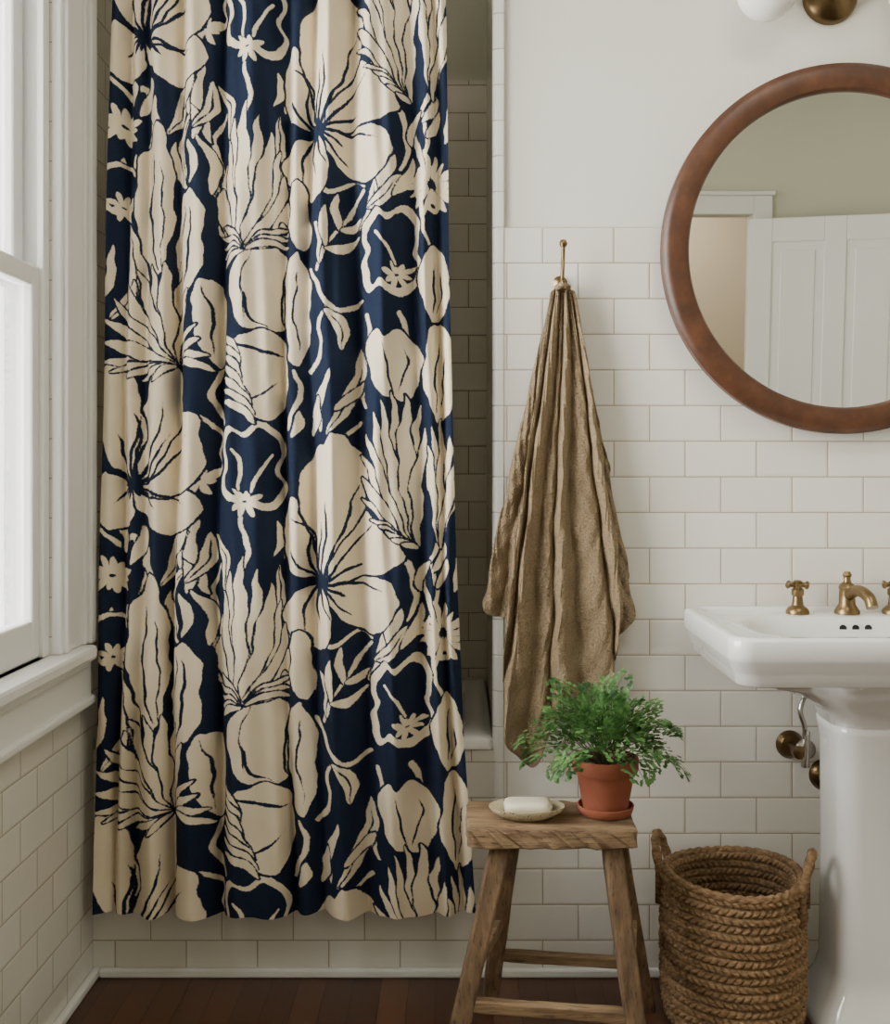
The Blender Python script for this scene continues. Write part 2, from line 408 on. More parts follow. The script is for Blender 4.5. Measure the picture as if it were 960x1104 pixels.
def burst(base,ends,w=5.2,curv=8):
    n=len(ends)
    order=list(range(0,n,2))+list(range(1,n,2))
    for i in order:
        e=ends[i]
        k=(i/(n-1)-0.5)*2 if n>1 else 0
        mx=base[0]*0.36+e[0]*0.64+curv*k; my=base[1]*0.45+e[1]*0.55
        ww=w*(0.85+0.35*((i*5)%3)/2)
        stroke([base,(mx,my),e],ww,'cream',w0=0.6,w1=0.2,marg=2.4)
def star(c,r,n,w=2.2,inner=3,hole=True):
    for a in range(n):
        an=a*2*math.pi/n+0.2; rr=r*(0.7+0.3*((a*5)%3)/2)
        stroke([(c[0]+inner*math.cos(an),c[1]+inner*math.sin(an)),(c[0]+rr*.6*math.cos(an+.06),c[1]+rr*.6*math.sin(an+.06)),(c[0]+rr*math.cos(an),c[1]+rr*math.sin(an))],w,'add',w0=.6,w1=.2)
    if hole: stroke([(c[0]-1,c[1]),(c[0]+1,c[1])],inner*0.7,'navy',w0=inner*.7,w1=inner*.7)
def leaf(a,b,w,bend=0.0,vein=True,mode='cream'):
    a=np.array(a,float); b=np.array(b,float); d=b-a; p=np.array([-d[1],d[0]])*bend
    mid=(a+b)/2+p
    stroke([tuple(a),tuple(mid),tuple(b)],w,mode,w0=0.5,w1=0.2,marg=2.4)
    if vein and w>6: stroke([tuple(a),tuple(mid),tuple(b*.85+mid*.15)],1.3,'navy',w0=.8,w1=.1)
def stem(pts,w=2.0): stroke(pts,w,'cream',w0=w*.8,w1=w*.5,marg=1.8)
stem([(240,455),(225,430),(232,395),(218,360)],2.4); stem([(310,460),(322,430),(318,400)],2.4)
stem([(330,180),(345,200),(362,205),(378,192),(392,200)],2.4); stem([(262,560),(268,590),(262,620)],2.2)
stem([(105,570),(125,590),(142,580),(152,605),(148,640),(140,680)],2.4)
stem([(430,335),(440,360),(436,400)],2.4); stem([(392,340),(398,370),(388,400),(392,440)],2.4)
stem([(455,120),(460,150),(448,190),(455,240),(462,265)],2.4)
stem([(425,600),(440,610),(448,640),(440,668)],2.6)
stem([(470,590),(455,620),(462,660),(478,690)],2.6)
stem([(190,570),(202,600),(190,640),(195,690)],2.2); stem([(240,120),(228,150),(236,190),(240,225)],2.2)
stem([(205,120),(192,150),(196,190),(205,205)],2.2); stem([(385,455),(366,480),(392,500)],2)
stem([(332,290),(348,320),(372,335),(390,322)],2.2); stem([(332,400),(345,380),(340,350),(352,330)],2)
stem([(340,290),(352,262),(372,236),(392,204)],1.8)
for a,b,w,bd in [
 ((116,345),(134,238),9.5,.18),((104,325),(116,262),4.4,.1),((150,345),(141,300),4,-.1),
 ((344,284),(336,236),6.5,.14),((352,266),(352,220),5.5,-.12),((352,268),(386,254),4.8,.14),((366,246),(366,208),4.8,-.1),((368,246),(394,230),4.4,.14),
 ((350,468),(388,374),7.4,.12),((342,466),(356,396),5.4,-.1),((332,470),(340,425),4.2,.08),((364,440),(390,412),4.6,.1),((372,374),(350,332),7.5,.15),
 ((300,612),(322,700),6.4,.12),((292,600),(298,562),4.4,.12),((306,606),(320,575),4,-.1),
 ((244,636),(228,576),6.4,.12),((222,640),(212,560),6,-.12),((206,640),(198,600),5,.12),((196,610),(206,575),4.4,-.12),
 ((170,632),(188,578),6.4,.12),((160,630),(158,590),5,-.1),((112,690),(118,655),4.4,.1),((128,688),(138,655),4.8,.1),
 ((398,205),(426,165),6,.12),((410,213),(442,184),5,.1),((396,196),(386,170),4.4,.1),
 ((394,738),(412,684),7.4,.12),((402,712),(442,674),7.4,.12),((436,700),(452,653),5.2,.1),
 ((236,232),(222,190),5.2,.12),((226,206),(214,146),5.4,.12),((196,200),(186,150),4.8,-.1),((206,196),(204,150),4.4,.08),
 ((208,136),(228,84),6.6,.12),((196,110),(206,72),5.2,.1),((150,118),(158,78),5.4,.1),((140,108),(133,76),4.8,.1),
 ((455,128),(470,94),4.8,.1),((480,148),(486,104),4.8,.1),((314,470),(324,444),4.6,.1),
 ((470,636),(484,602),4.8,.1),((452,640),(460,606),4.2,-.1)]:
    leaf(a,b,w,bd)
def ring(pts,c,w=2.3):
    poly(pts,'cream',2.4,1.05,.012)
    P=np.array(pts,float); cc=P.mean(0)+np.array([.8,-.6]); Q=cc+(P-P.mean(0))*0.87
    poly([tuple(q) for q in Q],'navy',wob=.02)
    star(c,19,8,2.8,2.0)
ring([(238,478),(250,460),(266,469),(280,457),(298,470),(303,490),(298,508),(305,530),(286,548),(262,540),(246,538),(238,520),(243,505)],(264,542))
stem([(252,486),(262,504),(260,528)],1.7); stem([(290,490),(280,508),(270,530)],1.7)
ring([(390,246),(404,224),(418,232),(436,220),(451,244),(445,268),(453,292),(434,316),(412,306),(396,310),(388,288),(394,268)],(430,294))
stem([(404,250),(418,264),(426,282)],1.7)
ring([(106,185),(122,172),(140,180),(148,200),(140,222),(118,228),(104,212)],(128,220))
ring([(190,470),(206,448),(222,455),(236,468),(230,490),(234,508),(214,520),(198,508)],(214,516))
flower((342,628),[
 [(335,622),(318,618),(306,594),(307,562),(318,540),(331,575),(338,605)],
 [(352,632),(380,627),(408,624),(430,636),(424,662),(404,684),(378,672),(362,652)],
 [(352,615),(368,580),(386,554),(400,562),(412,550),(430,572),(432,604),(405,617),(380,624),(360,627)],
 [(340,635),(354,650),(356,678),(342,700),(320,692),(306,668),(316,645)],
 [(345,614),(331,570),(324,520),(338,490),(350,480),(358,467),(378,480),(392,505),(390,540),(372,578),(355,605)]],3,sc=1.04)
flower((140,522),[
 [(135,527),(112,512),(102,540),(112,568),(136,566),(144,545)],
 [(145,528),(175,532),(208,530),(210,560),(180,576),(155,560)],
 [(150,520),(170,490),(190,456),(210,450),(213,512),(185,534),(162,532)],
 [(146,515),(148,470),(155,425),(172,388),(190,412),(187,460),(165,502)],
 [(138,515),(113,490),(103,450),(108,402),(128,390),(144,420),(148,470),(142,505)]],2,sc=1.05)
poly([(260,272),(280,260),(302,268),(313,292),(310,335),(296,356),(266,353),(250,330),(248,298)],wob=.02)
poly([(256,366),(282,356),(304,366),(310,400),(304,436),(288,452),(264,446),(250,420),(248,388)],wob=.02)
poly([(318,192),(328,210),(331,250),(325,266),(313,256),(309,215)],wob=.02)
poly([(318,270),(330,296),(331,350),(324,392),(313,386),(307,340),(306,298)],wob=.015)
stroke([(262,300),(268,340),(290,352)],1.8); stroke([(250,368),(275,378),(305,380)],2.4); stroke([(270,270),(262,310),(266,352)],1.2)
stroke([(312,275),(300,320),(308,360)],2.0); stroke([(320,290),(316,330),(322,380)],1.5); stroke([(258,440),(275,425),(300,410)],1.5)
for k in range(7): leaf((236,355+k*13),(258+k*3,392+k*11),4.0,-0.12,False)
burst((262,270),[(238,222),(236,198),(240,172),(246,148),(254,126),(265,110),(279,122),(290,138),(299,158),(305,184),(308,214),(304,238)],6.4,10)
for k in range(5): leaf((262,272),(236,240+k*11),3.4,0.15,False)
for k in range(3): leaf((266,270),(308,244+k*9),3.2,-0.15,False)
poly([(160,290),(145,240),(147,180),(157,150),(165,130),(178,152),(184,210),(180,262),(169,294)],wob=.015)
poly([(186,287),(190,232),(204,202),(218,226),(217,282),(204,314),(190,320)],wob=.02)
poly([(218,300),(234,308),(240,350),(232,392),(216,373),(208,330)],wob=.02)
stroke([(168,290),(158,230),(164,160)],2.2); stroke([(172,290),(174,220),(170,170)],1.5); stroke([(196,312),(206,260),(204,220)],2.0); stroke([(186,290),(196,250),(200,215)],1.3); stroke([(218,306),(226,345),(226,385)],1.8)
burst((188,390),[(106,390),(106,366),(110,344),(118,322),(130,303),(146,290),(160,283),(176,282),(192,294),(204,310)],5.8,-6)
for k in range(4): leaf((184,394),(116+k*15,402+k*3),3.2,0.1,False)
for k in range(4): leaf((190,392),(212+k*5,350+k*16),3.4,-0.1,False)
poly([(422,427),(402,412),(393,382),(403,356),(418,364),(432,352),(449,374),(452,405),(441,430)],wob=.015)
stroke([(428,424),(418,395),(414,370)],1.8); stroke([(432,424),(438,395),(436,372)],1.5)
burst((450,592),[(390,540),(387,516),(388,492),(392,468),(400,446),(411,430),(425,422),(438,426),(450,438),(458,462)],6.0,-7)
for k in range(5): leaf((448,594),(396+k*10,562+k*6),3.2,0.12,False)
poly([(454,276),(470,264),(485,290),(482,330),(466,346),(451,312)],wob=.02); stroke([(466,335),(468,305),(470,280)],1.8); stroke([(470,335),(477,310),(477,290)],1.2)
poly([(461,362),(478,348),(490,380),(488,440),(471,454),(455,412)],wob=.015); stroke([(470,445),(470,400),(474,370)],1.8); stroke([(475,440),(481,400),(481,380)],1.3)
burst((474,592),[(458,506),(459,482),(466,460),(477,452),(487,470),(493,500),(495,530)],5.0,-3)
star((466,196),38,15,3.2,6)
stroke([(462,216),(468,216)],8,'add',w0=7,w1=7); stroke([(464,217),(467,217)],2.4,'navy',w0=2.2,w1=2.2)
star((118,622),24,11,3.6,3)
Fd=np.clip(Fd+0.25,-6,6)
GX,GY=GX0,GY0

val_px=np.array([100,128,150,187,232,308,334,386,450,478,494],float)
VS=[((v-105)/(492-105)) for v in val_px]; VS[0]=-0.02; VS[-1]=1.02
s=GX/400.0; yy=GY; k01=(yy-YT)/(YBt-YT)
sw=s+0.006*np.sin(yy/140.0+s*9)+0.004*np.sin(yy/67.0+s*17)
dep=np.zeros_like(s)
for a,b in zip(VS[:-1],VS[1:]):
    w=(b-a)*400; amp=min(0.074,0.0015*w+0.006)
    t=(sw-a)/(b-a); msk=(t>=0)&(t<=1); tt=np.clip(t,0,1)
    tt=tt**0.8
    dep=np.where(msk,amp*np.sin(math.pi*tt)**0.85,dep)
ker=np.exp(-0.5*(np.arange(-5,6)/2.2)**2); ker/=ker.sum()
pad=np.pad(dep,((0,0),(5,5)),mode='edge'); dep=sum(pad[:,i:i+NS]*ker[i] for i in range(11))
dep=dep*(0.85+0.25*k01)+0.005*np.sin(s*60+yy/90.0)+0.003*np.sin(s*110-yy/60)
Yc=2.262-dep-0.004*k01
x_px=xl(yy)+(xr(yy)-xl(yy))*s
x_px=x_px+2.5*np.sin(s*42+1.0)*(0.3+k01)
Xw=(x_px-CX)*2.2/F
Zw=CH-(yy-CY)*2.2/F
hem=(yy>YBt-400)*((yy-(YBt-400))/400.0)**2*(0.004*np.sin(s*33+.8)+.12*(dep-.035))
Zw=Zw+np.where(yy>YBt-400,hem,0)
co=np.stack([Xw,Yc,Zw],-1).reshape(-1,3)
nr,nc=GX.shape
idx=np.arange(nr*nc).reshape(nr,nc)
quads=np.stack([idx[:-1,:-1],idx[1:,:-1],idx[1:,1:],idx[:-1,1:]],-1).reshape(-1,4)
me=bpy.data.meshes.new('fabric'); me.vertices.add(nr*nc); me.vertices.foreach_set('co',co.ravel())
me.loops.add(len(quads)*4); me.loops.foreach_set('vertex_index',quads.ravel().astype(np.int32))
me.polygons.add(len(quads)); me.polygons.foreach_set('loop_start',np.arange(0,len(quads)*4,4,dtype=np.int32))
me.polygons.foreach_set('use_smooth',np.ones(len(quads),bool))
me.update(calc_edges=True)
at=me.attributes.new('pattern','FLOAT','POINT'); at.data.foreach_set('value',Fd.ravel().astype(np.float32))
uvw=me.attributes.new('fabric_uv','FLOAT_VECTOR','POINT')
uvw.data.foreach_set('vector',np.stack([GX/100,GY/100,GX*0],-1).reshape(-1).astype(np.float32))
def curtain_mat():
    t=NT('block_print_linen')
    a=t.add('ShaderNodeAttribute',attribute_name='pattern'); u=t.add('ShaderNodeAttribute',attribute_name='fabric_uv')
    mp=t.add('ShaderNodeMapping'); mp.inputs['Scale'].default_value=(14,5,1); t.link(u.outputs['Vector'],mp.inputs[0])
    n1=t.noise(1,4,mp.outputs[0],0.65)
    mp2=t.add('ShaderNodeMapping'); mp2.inputs['Scale'].default_value=(60,40,1); t.link(u.outputs['Vector'],mp2.inputs[0])
    n2=t.noise(1,3,mp2.outputs[0],0.7)
    v=t.math('ADD',a.outputs['Fac'],t.math('MULTIPLY_ADD',n1,3.2,-1.6)); v=t.math('ADD',v,t.math('MULTIPLY_ADD',n2,1.8,-0.9))
    mr=t.add('ShaderNodeMapRange'); mr.inputs[1].default_value=-0.35; mr.inputs[2].default_value=0.35; t.link(v,mr.inputs[0])
    n3=t.noise(3,3,u.outputs['Vector'])
    cream=t.mix(n3,s2l((238,226,200)),s2l((224,208,178))); navy=t.mix(n2,s2l((21,30,49)),s2l((37,47,68)))
    t.setc(t.mix(mr.outputs[0],navy,cream)); t.setr(1.0); t.b.inputs['Specular IOR Level'].default_value=0.15
    mp3=t.add('ShaderNodeMapping'); mp3.inputs['Scale'].default_value=(90,90,1); t.link(u.outputs['Vector'],mp3.inputs[0])
    h=t.noise(1,2,mp3.outputs[0]); h2=t.noise(2.2,4,u.outputs['Vector'])
    bn=t.bump(h2,0.4,0.012); bn=t.bump(h,0.3,0.001,bn); t.link(bn,t.b.inputs['Normal'])
    tl=t.add('ShaderNodeBsdfTranslucent'); t.link(t.mix(mr.outputs[0],navy,cream),tl.inputs[0])
    mx=t.add('ShaderNodeMixShader'); mx.inputs[0].default_value=0.06
    t.link(t.b.outputs[0],mx.inputs[1]); t.link(tl.outputs[0],mx.inputs[2]); t.link(mx.outputs[0],t.n['Material Output'].inputs[0])
    return t.m
me.materials.append(curtain_mat())
cur=empty('shower_curtain'); fo=bpy.data.objects.new('fabric',me); COL.objects.link(fo); fo.parent=cur
m=MB(); m.tube([(XL+0.005,2.225,2.245),(XE-0.02,2.225,2.245)],0.0125,16); m.rev([(.03,0),(.03,.008),(.014,.014)],(XL+.004,2.225,2.245),24,'X')
m.tube([(XE-.02,2.225,2.245),(XE-.002,2.25,2.245),(XE+0.03,2.298,2.245)],0.0125,16)
m.obj('rod',M_brass,cur,True,40)
m=MB()
for i in range(9):
    x=-0.70+i*0.084
    m.tube([(x,2.225+0.022*math.sin(a),2.233+0.024*math.cos(a)) for a in np.linspace(0,2*math.pi,20)],0.0018,6)
m.obj('rings',M_brass,cur,True)

# ---------------------------------------------------------------- mirror
CMX,CMZ,CMY=0.814,1.550,2.248
mir=empty('round_mirror'); m=MB(); prof=[(0.331,-0.016),(0.331,0.010),(0.335,0.016),(0.343,0.019),(0.372,0.019),(0.381,0.015),(0.387,0.008),(0.387,-0.016)]
rings=[]
for r,h in prof: rings.append([(r*math.cos(2*math.pi*j/160),-h,r*math.sin(2*math.pi*j/160)) for j in range(160)])
rings.append(rings[0]); m.loft(rings,False,False); m.obj('frame',M_walnut,mir,True,35)
m=MB(); m.rev([(0.335,-0.012),(0.335,0.0)],(0,0,0),160,'Y'); m.obj('glass',M_mirror,mir)
m=MB(); m.box(-0.05,0.05,0.016,0.04,0.2,0.24); m.obj('cleat',M_walnut,mir)
mir.location=(CMX,CMY,CMZ); mir.rotation_euler=(math.radians(2.5),0,0)

# ---------------------------------------------------------------- vanity sconce
sc=empty('globe_wall_sconce'); bx=PX(903,2.25); bz=2.103
m=MB(); m.rev([(.058,0),(.058,.012),(.052,.022),(.03,.034),(.016,.04),(.016,.075),(.01,.08)],(bx,WY,bz),40,'Y')
m.tube([(bx-0.14,WY-0.07,bz+.045),(bx-.06,WY-.07,bz+.02),(bx,WY-0.07,bz),(bx+.06,WY-.07,bz+.02),(bx+0.14,WY-0.07,bz+.045)],0.008,14)
gx=PX(829,2.2); gz=2.083
for sgn in (-1,1):
    m.rev([(.012,0),(.03,.004),(.032,.028),(.026,.03)],(bx+sgn*(bx-gx),WY-0.09,gz+0.045),28,'Z')
    m.tube([(bx+sgn*0.13,WY-0.07,bz+.04),(bx+sgn*(bx-gx),WY-0.09,gz+.055)],0.008,12)
m.obj('brass_mount',M_brassd,sc,True,40)
m=MB()
for sgn in (-1,1):
    m.rev([(.063*math.sin(a)+.0005,-.063*math.cos(a)) for a in np.linspace(0.01,math.pi-.4,24)],(bx+sgn*(bx-gx),WY-0.09,gz),40,'Z')
m.obj('opal_globes',M_opal,sc,True)

# ---------------------------------------------------------------- pedestal sink
sk=empty('pedestal_sink'); SX=0.815; yb=2.289
def sr(z,hx,y0,y1,r): return rrect(SX,(y0+y1)/2,z,hx,(y1-y0)/2,r,8)
m=MB()
R=[sr(0.590,.086,2.04,2.205,.05),sr(0.612,.096,2.03,2.21,.05),sr(0.635,.122,2.01,2.22,.055),sr(0.658,.165,1.98,2.24,.06),sr(0.680,.222,1.945,2.265,.06),sr(0.695,.275,1.912,2.28,.05),
   sr(0.704,.300,1.895,2.285,.045),sr(0.7045,.314,1.88,2.287,.04),sr(0.708,.320,1.874,yb,.04),sr(0.726,.323,1.871,yb,.04),sr(0.732,.328,1.866,yb,.04),sr(0.752,.336,1.857,yb,.04),sr(0.757,.339,1.854,yb,.04),
   sr(0.788,.339,1.854,yb,.04),sr(0.793,.337,1.856,yb-.002,.04),sr(0.795,.331,1.862,yb-.006,.038),sr(0.795,.316,1.877,yb-.015,.035),sr(0.792,.311,1.882,yb-.018,.033),sr(0.786,.306,1.888,yb-.02,.03),
   sr(0.785,.262,1.93,2.205,.10),sr(0.782,.252,1.938,2.198,.10),sr(0.770,.244,1.945,2.192,.10),sr(0.72,.225,1.96,2.18,.10),sr(0.68,.18,1.98,2.16,.09),sr(0.66,.10,2.02,2.12,.05),sr(0.655,.03,2.05,2.09,.02)]
m.loft(R); m.obj('basin',M_porc,sk,True,60)
m=MB()
def pr(z,hx,hy,r): return rrect(SX,2.125,z,hx,hy,r,6)
m.loft([pr(0,.122,.115,.05),pr(.022,.122,.115,.05),pr(.03,.114,.108,.05),pr(.05,.108,.102,.05),pr(.075,.092,.09,.045),pr(.11,.082,.082,.04),pr(.35,.079,.08,.04),pr(.55,.080,.082,.04),pr(.575,.085,.086,.04),pr(.59,.086,.086,.04),pr(.596,.08,.08,.04)])
m.obj('pedestal',M_porc,sk,True,60)
m=MB()
for dx in (-0.026,0,0.026): m.rev([(.0075,0),(.0075,.003)],(SX+dx,2.1925,0.762),16,'Y')
m.obj('overflow_holes',M_dark,sk)
fa=empty('brass_faucet_set')
m=MB()
def handle(x):
    y=2.238; z=.786
    m.rev([(.024,0),(.024,.006),(.02,.012),(.012,.018),(.010,.036),(.013,.04),(.013,.05),(.009,.054),(.009,.062),(.011,.066),(.006,.07)],(x,y,z),28)
    for k in range(4):
        a=math.radians(25+90*k); dx,dy=math.cos(a),math.sin(a)
        m.tube([(x+dx*q,y+dy*q,z+.06) for q in (0,.012,.022,.027,.030)],[.0045,.004,.0045,.007,.004],12)
handle(SX-0.104); handle(SX+0.098)
m.rev([(.026,0),(.026,.006),(.022,.012),(.017,.02),(.016,.05),(.018,.055),(.014,.062),(.008,.066),(.007,.076),(.01,.08),(.006,.088)],(SX,2.238,.786),28)
pts=[(SX,2.238,.82),(SX+.004,2.20,.838),(SX+.007,2.165,.838),(SX+.01,2.14,.828),(SX+.011,2.13,.812)]
m.tube([tuple(p) for p in catmull(pts,False,5)],[.012]*21,16)
m.obj('faucet_body',M_brass,fa,True,40)
pv=empty('supply_valve'); m=MB()
x=PX(855,2.27); z=PZ(805,2.27)
m.rev([(.03,0),(.03,.004),(.022,.014),(.01,.016),(.009,.05),(.014,.052),(.014,.07),(.006,.074)],(x,2.291,z),28,'Y')
x2=PX(893,2.27); z2=PZ(838,2.27)
m.rev([(.034,0),(.034,.004),(.026,.014),(.018,.018),(.017,.07)],(x2,2.291,z2),28,'Y')
m.obj('escutcheons',M_brassd,pv,True,40)
m=MB(); m.tube([tuple(p) for p in catmull([(x,2.235,z),(x+.012,2.235,z+.02),(x+.014,2.235,z+.05),(x+.006,2.238,z+.085),(x+.02,2.245,z+.12)],False,6)],.0055,12)
m.rev([(.016,-.006),(.021,-.002),(.021,.004),(.014,.008)],(x+.014,2.23,z+.005),20,'Y')
m.tube([(x+.012,2.225,z-.03),(x+.014,2.222,z+.02),(x+.018,2.222,z+.045)],[.009,.007,.004],12)
m.obj('chrome_pipe',simple('chrome',(190,186,180),.15,metal=1),pv,True,40)

# ---------------------------------------------------------------- towel + hook
TD=2.25
hk=empty('brass_hook'); hxw=PX(606,TD)
m=MB(); m.rev([(.016,0),(.016,.004),(.011,.008),(.007,.01),(.007,.03)],(hxw,2.292,1.487),24,'Y')
m.tube([tuple(p) for p in catmull([(hxw,2.268,1.487),(hxw,2.245,1.480),(hxw,2.235,1.50),(hxw+.002,2.242,1.535),(hxw+.002,2.238,1.558)],False,6)],.0042,12)
m.rev([(.0005,-.009),(.006,-.007),(.009,0),(.006,.007),(.0005,.009)],(hxw+.002,2.237,1.562),20)
m.tube([tuple(p) for p in catmull([(hxw,2.268,1.487),(hxw,2.25,1.47),(hxw,2.23,1.468),(hxw,2.222,1.482)],False,6)],.004,12)
m.obj('hook',M_brass,hk,True,40)
def towel_mat():
    t=NT('khaki_washed_linen'); g=t.coords((1,1,1))
    vo=t.add('ShaderNodeTexVoronoi'); vo.inputs['Scale'].default_value=260; t.link(g,vo.inputs['Vector'])
    n=t.noise(500,2,g); n2=t.noise(16,4,g); n3=t.noise(90,5,t.coords((1,1,.8)),.75)
    c=t.mix(n2,s2l((196,176,146)),s2l((174,154,124))); c=t.mix(t.math('MULTIPLY',n3,.7),c,s2l((136,116,88)))
    c=t.mix(t.math('MULTIPLY',vo.outputs['Distance'],.5),c,s2l((92,76,55)))
    t.setc(c); t.b.inputs['Roughness'].default_value=1.0; t.b.inputs['Specular IOR Level'].default_value=0.0
    bn=t.bump(n2,.5,.008); bn=t.bump(n3,.9,.008,bn); bn=t.bump(vo.outputs['Distance'],0.8,.003,bn); bn=t.bump(n,.8,.002,bn); t.link(bn,t.b.inputs['Normal']); return t.m
M_towel=towel_mat()
tw=empty('linen_towel')
def sheet(name,hem,top,yb0,folds,amp,seed,NV=190,NT_=260):
    H=catmull(hem,False,8); L=np.r_[0,np.cumsum(np.hypot(*np.diff(H,axis=0).T))]; L/=L[-1]
    T=np.linspace(0,1,NT_); hx=np.interp(T,L,H[:,0]); hy=np.interp(T,L,H[:,1])
    V=np.linspace(0,1,NV)
    v,tt=np.meshgrid(V,T,indexing='ij')
    x0=top[0]+(top[1]-top[0])*tt; y0=top[2]+6*(2*tt-1)**2
    X=x0+(hx[None,:]-x0)*v**0.93; Y=y0+(hy[None,:]-y0)*v
    wob=0.018*np.sin(v*5+seed)+.01*np.sin(v*11+seed*2)
    D=np.zeros_like(tt)
    for a,b,h in folds:
        q=np.clip((tt+wob-a)/(b-a),0,1); D=np.maximum(D,h*np.sin(math.pi*q)**.75)
    A=amp*(0.25+0.95*np.sqrt(v)); D=A*D
    D+=0.0022*np.sin(v*40+tt*23)*v+0.003*np.sin(v*17-tt*31)*v+.0016*np.sin(v*75+tt*60)*v+.0014*np.sin(v*55-tt*90)
    X=X+1.6*np.sin(v*22+tt*9)*v+1.0*np.sin(v*41-tt*20)*v
    Yw=yb0-D
    Xw=(X-CX)*TD/F; Zw=CH-(Y-CY)*TD/F
    vs=np.stack([Xw,Yw,Zw],-1).reshape(-1,3); id_=np.arange(NV*NT_).reshape(NV,NT_)
    q=np.stack([id_[:-1,:-1],id_[1:,:-1],id_[1:,1:],id_[:-1,1:]],-1).reshape(-1,4)
    o=mobj(name,vs.tolist(),q.tolist(),M_towel,tw,True)
    so=o.modifiers.new('s','SOLIDIFY'); so.thickness=.0026
    return o
sheet('back_layer',[(520,650),(525,662),(549,668),(570,672),(600,690),(640,680),(655,692),(664,692),(685,671),(687,660)],(596,618,312),2.278,[(-.05,.16,1),(.14,.34,.9),(.7,.84,1),(.82,1.04,.9)],.022,3)
sheet('front_layer',[(547,655),(544,700),(546,750),(545,795),(558,814),(572,828),(584,808),(596,778),(604,752),(618,764),(640,756),(658,742),(664,720),(668,685),(672,640)],(594,620,309),2.258,[(-.04,.2,.6),(.19,.42,1.0),(.41,.54,.5),(.53,.68,1.0),(.67,.84,.6),(.83,1.04,.8)],.042,11)
m=MB(); m.tube([(hxw-.012,2.236,1.468),(hxw,2.226,1.476),(hxw+.013,2.236,1.468)],.007,10); m.obj('gather',M_towel,tw,True)

# ---------------------------------------------------------------- stool
st=empty('wooden_stool'); SZ=0.44; yF,yK=1.925,2.09
x0=PX(503,1.925); x1=PX(689,1.925)
m=MB()
rings=[]
for zz_,ins in ((SZ-.037,.004),(SZ-.034,0),(SZ-.006,0),(SZ-.0015,.002),(SZ,.007)):
    ring=[]
    base=rrect((x0+x1)/2+.001,(yF+yK)/2,zz_,(x1-x0)/2-ins,(yK-yF)/2-ins,.014,5)
    for i in range(len(base)):
        a=Vector(base[i]); b=Vector(base[(i+1)%len(base)]); kk=max(1,int((a-b).length/.008))
        for q in range(kk):
            p=a.lerp(b,q/kk); w=.0022*math.sin(p.x*70+p.y*55)+.0014*math.sin(p.x*160-p.y*90)+.0008*math.sin(p.x*420)
            ring.append((p.x+w*.5,p.y+w,p.z+(.0015*math.sin(p.x*40)+.001*math.sin(p.x*130) if zz_>SZ-.01 else .001*math.sin(p.x*90))))
    rings.append(ring)
m.loft(rings); m.obj('seat',M_woodX,st,True,35)
def leg(name,top,bot,w0,w1):
    m=MB(); m.beam(top,bot,w0,w1,rough=.05,seg=11); m.obj(name,M_woodZ,st,bevel=.0015)
zt=SZ-.036
fl_t=(PX(541,1.965),1.965,zt); fl_b=(PX(480,1.87),1.875,0.0)
fr_t=(PX(659,1.965),1.965,zt); fr_b=(PX(695,1.87),1.875,0.0)
bl_t=(PX(553,2.05),2.05,zt); bl_b=(PX(527,2.15),2.15,0.0)
br_t=(PX(664,2.05),2.05,zt); br_b=(PX(699,2.15),2.15,0.0)
leg('leg_1',fl_t,fl_b,.038,.034); leg('leg_2',fr_t,fr_b,.038,.034); leg('leg_3',bl_t,bl_b,.034,.030); leg('leg_4',br_t,br_b,.034,.030)
def at_z(t,b,z): k=(t[2]-z)/(t[2]-b[2]); return tuple(Vector(t).lerp(Vector(b),k))
def rail(name,a,b,w,h):
    m=MB(); m.beam(a,b,w,h,xa=(0,0,1),rough=.06); m.obj(name,M_woodX,st,bevel=.001)
rail('stretcher_front',at_z(fl_t,fl_b,.135),at_z(fr_t,fr_b,.115),.022,.024)
rail('stretcher_back',at_z(bl_t,bl_b,.125),at_z(br_t,br_b,.105),.02,.022)
rail('stretcher_left',at_z(fl_t,fl_b,.20),at_z(bl_t,bl_b,.20),.026,.02)
rail('stretcher_right',at_z(fr_t,fr_b,.20),at_z(br_t,br_b,.20),.026,.02)

sd_=empty('soap_dish'); dx,dy=PX(568,1.99),1.985
def ell(z,rx,ry): return [(dx+rx*math.cos(a),dy+ry*math.sin(a),z) for a in np.linspace(0,2*math.pi,48,endpoint=False)]
m=MB(); m.loft([ell(SZ+.001,.038,.022),ell(SZ+.004,.045,.028),ell(SZ+.014,.064,.041),ell(SZ+.022,.0705,.046),ell(SZ+.0245,.0705,.046),ell(SZ+.0245,.068,.0435),ell(SZ+.016,.058,.037),ell(SZ+.009,.04,.025)])
m.obj('dish',M_dish,sd_,True,60)
m=MB(); sx=dx+.002
m.loft([rrect(sx,dy,SZ+.012,.034,.02,.014),rrect(sx,dy,SZ+.016,.043,.026,.018),rrect(sx,dy,SZ+.026,.045,.028,.018),rrect(sx,dy,SZ+.033,.042,.025,.018),rrect(sx,dy,SZ+.035,.034,.018,.014)])
m.obj('soap_bar',M_soap,sd_,True,60)

